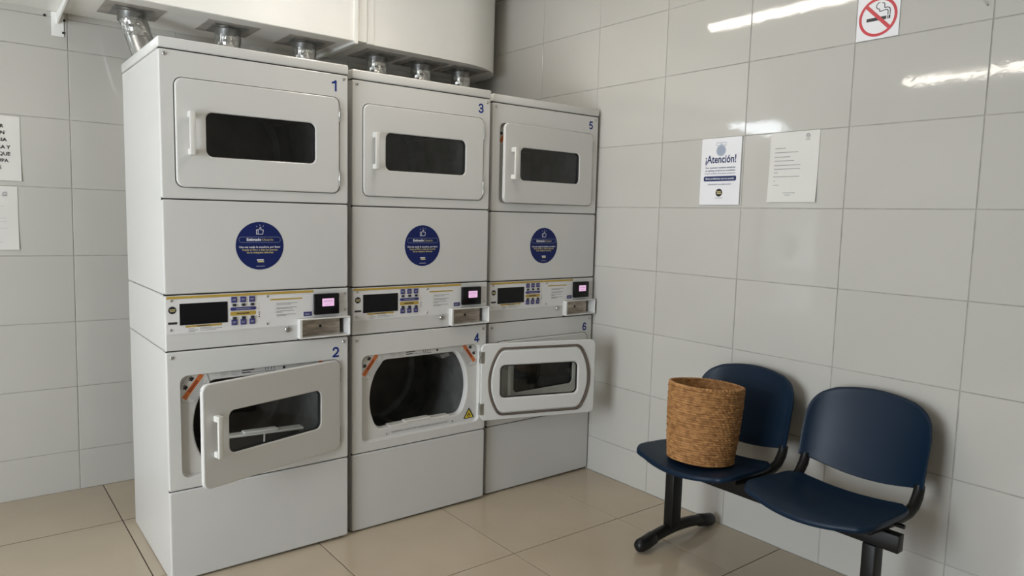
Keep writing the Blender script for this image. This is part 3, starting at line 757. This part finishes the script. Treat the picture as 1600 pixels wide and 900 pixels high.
# ------------------------------------------------------------------ basket
def basket():
    R0, R1, H, NC, NT = .127, .146, .302, 32, 440
    rnd = random.Random(5)
    e = empty('woven_basket', (1.708, -.984, .4245)); e.rotation_mode = 'QUATERNION'
    up = Vector((.62*.062+.785*.055, .785*.062-.62*.055, 1)).normalized(); e.rotation_quaternion = Vector((0, 0, 1)).rotation_difference(up); tag(e, 'tall round basket woven of brown seagrass standing on the far seat', 'basket')
    def prof(t): return R0+(R1-R0)*(t**1.1) + .004*math.sin(PI*t)
    bm = bmesh.new(); loops = []; SUB = 5
    ph = [rnd.uniform(0, 6.28) for _ in range(NC)]; fr = [rnd.choice((44, 47, 50, 53)) for _ in range(NC)]; wob = [rnd.uniform(-.0012, .0012) for _ in range(NC)]
    hh = (H-.012)/NC
    for i in range(NC):
        for j in range(SUB):
            v = (j+.0)/SUB; z = .004+(i+v)*hh; b = math.sin(PI*(v*.9+.05)); lp = []
            for k in range(NT):
                a = 2*PI*k/NT; tw = math.sin(fr[i]*a+ph[i]+v*4.6); tw2 = math.sin(7*a+ph[i]*2)*.0006
                r = prof(z/H)+wob[i]+tw2-.0045+.0050*b**.6+.0017*tw*b
                lp.append((r*math.cos(a), r*math.sin(a), z+.0008*math.sin(5*a+ph[i])))
            loops.append(lp)
    n = len(loops); zt = H-.006
    def ring(r, z): return [(r*math.cos(2*PI*k/NT), r*math.sin(2*PI*k/NT), z) for k in range(NT)]
    inner = [ring(prof(z/H)-.0105+.002*math.sin(z*300), z) for z in [zt-.003, zt-.06, zt-.12, .15, .08, .012]]
    loops = [ring(.02, .003), ring(R0-.012, .001)]+loops+[ring(R1-.004, zt-.002)]+inner+[ring(.02, .010)]
    loft(bm, loops, True, True)
    link('body', mesh_bm('body', bm, 'basket', 60), e)
    bm = bmesh.new(); m = 10; L = []
    for k in range(NT):
        a = 2*PI*k/NT; rr = .0058+.0009*math.sin(60*a); cx = R1-.0060
        L.append([((cx+rr*math.cos(2*PI*q/m))*math.cos(a), (cx+rr*math.cos(2*PI*q/m))*math.sin(a), H-.006+rr*math.sin(2*PI*q/m)+.0012*math.sin(3*a)) for q in range(m)])
    loft(bm, L, closed=True); link('rim', mesh_bm('rim', bm, 'basket', 60), e)
basket()

# ------------------------------------------------------------------ signs and papers
def prints(parent, items):
    for nm, m, fn in items: link(nm, print_me(nm, m, fn), parent)
def attention_sign():
    b = link('attention_sign', box_me('attention_sign', -.104, .104, -.005, 0, -.147, .147, 'sign_white', .0008), None, (XR-.001, -.7125, 1.582), RIGHT)
    tag(b, 'white notice board headed ¡Atención! with a dark blue bar on the tiled wall', 'sign')
    y = -.0055
    def blue(bm):
        text_into(bm, '¡Atención!', .0335, 0, .038, width=.160, bold=.022, y=y)
        poly_flat(bm, rrect(-.085, .085, -.0425, -.0205, .007, 4), y)
        for k, s in enumerate(('Para mantener nuestras secadoras', 'en óptimas condiciones, te pedimos', 'limpiar el filtro de pelusas posterior')):
            text_into(bm, s, .0072, 0, .0135-.0125*k, width=(.155, .155, .160)[k], bold=.02 if k < 2 else 0, y=y)
        text_into(bm, '¡Gracias por tu colaboración!', .0068, 0, -.0590, width=.122, bold=.01, y=y)
    def white(bm): text_into(bm, 'Evita problemas con tu secado', .0078, 0, -.0350, width=.148, bold=.015, y=y-.0004)
    def badge(bm):
        poly_flat(bm, circ(0, .0910, .0225, 32), y)
        p = rrect(-.0245, .0245, .1135, .1260, .001, 1); stroke(bm, p+[p[0]], .0022, y)
        p = circ(0, .0910, .0245, 32); stroke(bm, p+[p[0]], .0014, y); stroke(bm, [(-.008, .1195), (.008, .1195)], .003, y)
    def disc(bm): poly_flat(bm, circ(0, -.0935, .0175, 28), y); stroke(bm, [(-.021, -.1165), (.021, -.1165)], .0014, y)
    def gold(bm): stroke(bm, [(-.0105, -.0895), (.009, -.0895)], .0042, y-.0004); stroke(bm, [(-.008, -.0965), (.011, -.0965)], .0048, y-.0004)
    prints(b, [('blue_lettering', 'ink_blue', blue), ('white_lettering', 'white_print', white), ('filter_emblem', 'badge_grey', badge), ('logo_disc', 'ink_black', disc), ('gold_lettering', 'gold_print', gold)])
attention_sign()
def sheet_y(u, v, curl, bow): return -.0012-curl*(max(0, 1-v*1.6)**2)*(.3+.7*abs(2*u-1))-bow*math.sin(PI*u)*math.sin(PI*v)*.5
def sheet_me(w_, h_, curl, bow):
    bm = bmesh.new(); nx, nz = 12, 14; V = []
    for j in range(nz+1):
        row = []
        for i in range(nx+1):
            u, v = i/nx, j/nz; y = sheet_y(u, v, curl, bow)
            row.append(bm.verts.new((-w_/2+w_*u, y, -h_/2+h_*v)))
        V.append(row)
    for j in range(nz):
        for i in range(nx): bm.faces.new((V[j][i], V[j][i+1], V[j+1][i+1], V[j+1][i]))
    return mesh_bm('paper', bm, 'paper', 60)
def paper_notice(name, loc, rot, w_, h_, label, fns, curl=.006, bow=.002):
    o = link(name, sheet_me(w_, h_, curl, bow), None, loc, rot); tag(o, label, 'paper notice'); prints(o, fns); return o
YP = -.0036
def letter(bm):
    for z, a, b in ((.077, -.082, -.036), (.060, -.082, .020), (.042, -.082, -.014), (.026, -.082, .004), (.008, -.082, .032), (-.007, -.082, .032), (-.022, -.082, -.066), (-.038, -.084, .032), (-.056, -.082, -.076), (-.072, -.082, -.060), (-.104, -.064, .016), (-.113, -.044, -.004)):
        x = a
        while x < b:
            x2 = min(b, x+random.uniform(.008, .02)); stroke(bm, [(x, z), (x2, z)], .0026, YP); x = x2+.0018
def letter_logo(bm):
    p = circ(.058, .122, .0072, 18); stroke(bm, p+[p[0]], .0026, YP); stroke(bm, [(.054, .1225), (.062, .1225)], .0026, YP); stroke(bm, [(.049, .107), (.067, .107)], .0026, YP)
paper_notice('paper_letter', (XR-.0008, -1.059, 1.588), (math.radians(0), 0, -PI/2), .214, .283, 'cream printed letter on the tiled wall right of the ¡Atención! sign', [('text_lines', 'ink_grey', letter), ('logo', 'ink_grey', letter_logo)])
# the two sheets on the back wall, cut by the left edge of the picture
def bold_note(bm):
    for s, x, z in (('R', -.384, 1.684), ('N', -.382, 1.656), ('RIA', -.374, 1.626), ('RA Y', -.362, 1.594), ('QUE', -.363, 1.565), ('UPA', -.370, 1.536), ('S', -.396, 1.505)):
        text_into(bm, s, .0150, x+.430, z-.0075-1.5885, align='RIGHT', bold=.02, y=YP)
paper_notice('paper_note', (-.430, YB-.0008, 1.5885), (0, 0, 0), .210, .279, 'white sheet with bold black capitals on the wall left of dryer 1', [('bold_lettering', 'ink_black', bold_note)], .005)
def small_note(bm):
    for z, a, b in ((.052, -.04, .050), (.0, -.08, .058), (-.015, -.08, .062), (-.045, -.08, .062), (-.105, -.02, .045)): stroke(bm, [(a, z), (b, z)], .002, YP)
def small_logo(bm):
    p = circ(.056, .107, .0065, 16); stroke(bm, p+[p[0]], .0026, YP); stroke(bm, [(.046, .098), (.066, .098)], .0022, YP)
paper_notice('paper_letter', (-.445, YB-.0008, 1.2845), (0, 0, 0), .206, .278, 'white printed letter below the bold capitals sheet, left of dryer 1', [('text_lines', 'ink_pale', small_note), ('logo', 'ink_grey', small_logo)], .004)
def no_smoking():
    b = link('no_smoking_sign', box_me('no_smoking_sign', -.077, .077, -.003, 0, -.0775, .0775, 'sign_white', .0006), None, (XR-.001, -1.358, 2.1175), RIGHT)
    tag(b, 'white no smoking sign with red ring and struck-out cigarette on the tiles', 'sign'); y = -.0035; R, r = .0690, .0590
    def red(bm):
        o, i = circ(0, 0, R, 56), circ(0, 0, r, 56)
        V = [[bm.verts.new((x, y-.0004, z)) for x, z in p] for p in (o, i)]
        for k in range(56): bm.faces.new((V[0][k], V[0][(k+1) % 56], V[1][(k+1) % 56], V[1][k]))
        a = math.radians(135); stroke(bm, [(r*1.03*math.cos(a), r*1.03*math.sin(a)), (-r*1.03*math.cos(a), -r*1.03*math.sin(a))], .0125, y-.0006)
    def black(bm):
        poly_flat(bm, rect(-.041, .030, -.0125, -.0005), y)
        poly_flat(bm, rect(.0325, .0355, -.0125, -.0005), y); poly_flat(bm, rect(.038, .0445, -.0125, -.0005), y)
        wd = .0030
        stroke(bm, [(.0430, .002), (.0430, .018), (.0400, .0260), (.0320, .0290), (.0230, .0290), (.0215, .0330), (.0225, .0400), (.0190, .0465), (.0120, .0480)], wd, y)
        stroke(bm, [(.0355, .002), (.0355, .016), (.0325, .0200), (.0240, .0210), (.0130, .0190), (.0050, .0190), (.0035, .0270), (-.0040, .0300), (-.0080, .0370), (-.0060, .0450), (.0010, .0505), (.0045, .0505)], wd, y)
    prints(b, [('red_ring', 'red', red), ('cigarette', 'ink_black', black)])
no_smoking()
def wall_hook():
    bm = bmesh.new(); sweep(bm, [(0, 0, 0), (-.012, 0, .001), (-.016, .004, .006), (-.014, .010, .012)], .0022, 8)
    o = link('wall_hook', mesh_bm('wall_hook', bm, 'ink_pale', 45), None, (XR-.0005, -1.712, 2.085)); tag(o, 'tiny grey hook on the tiled wall right of the no smoking sign', 'hook')
wall_hook()
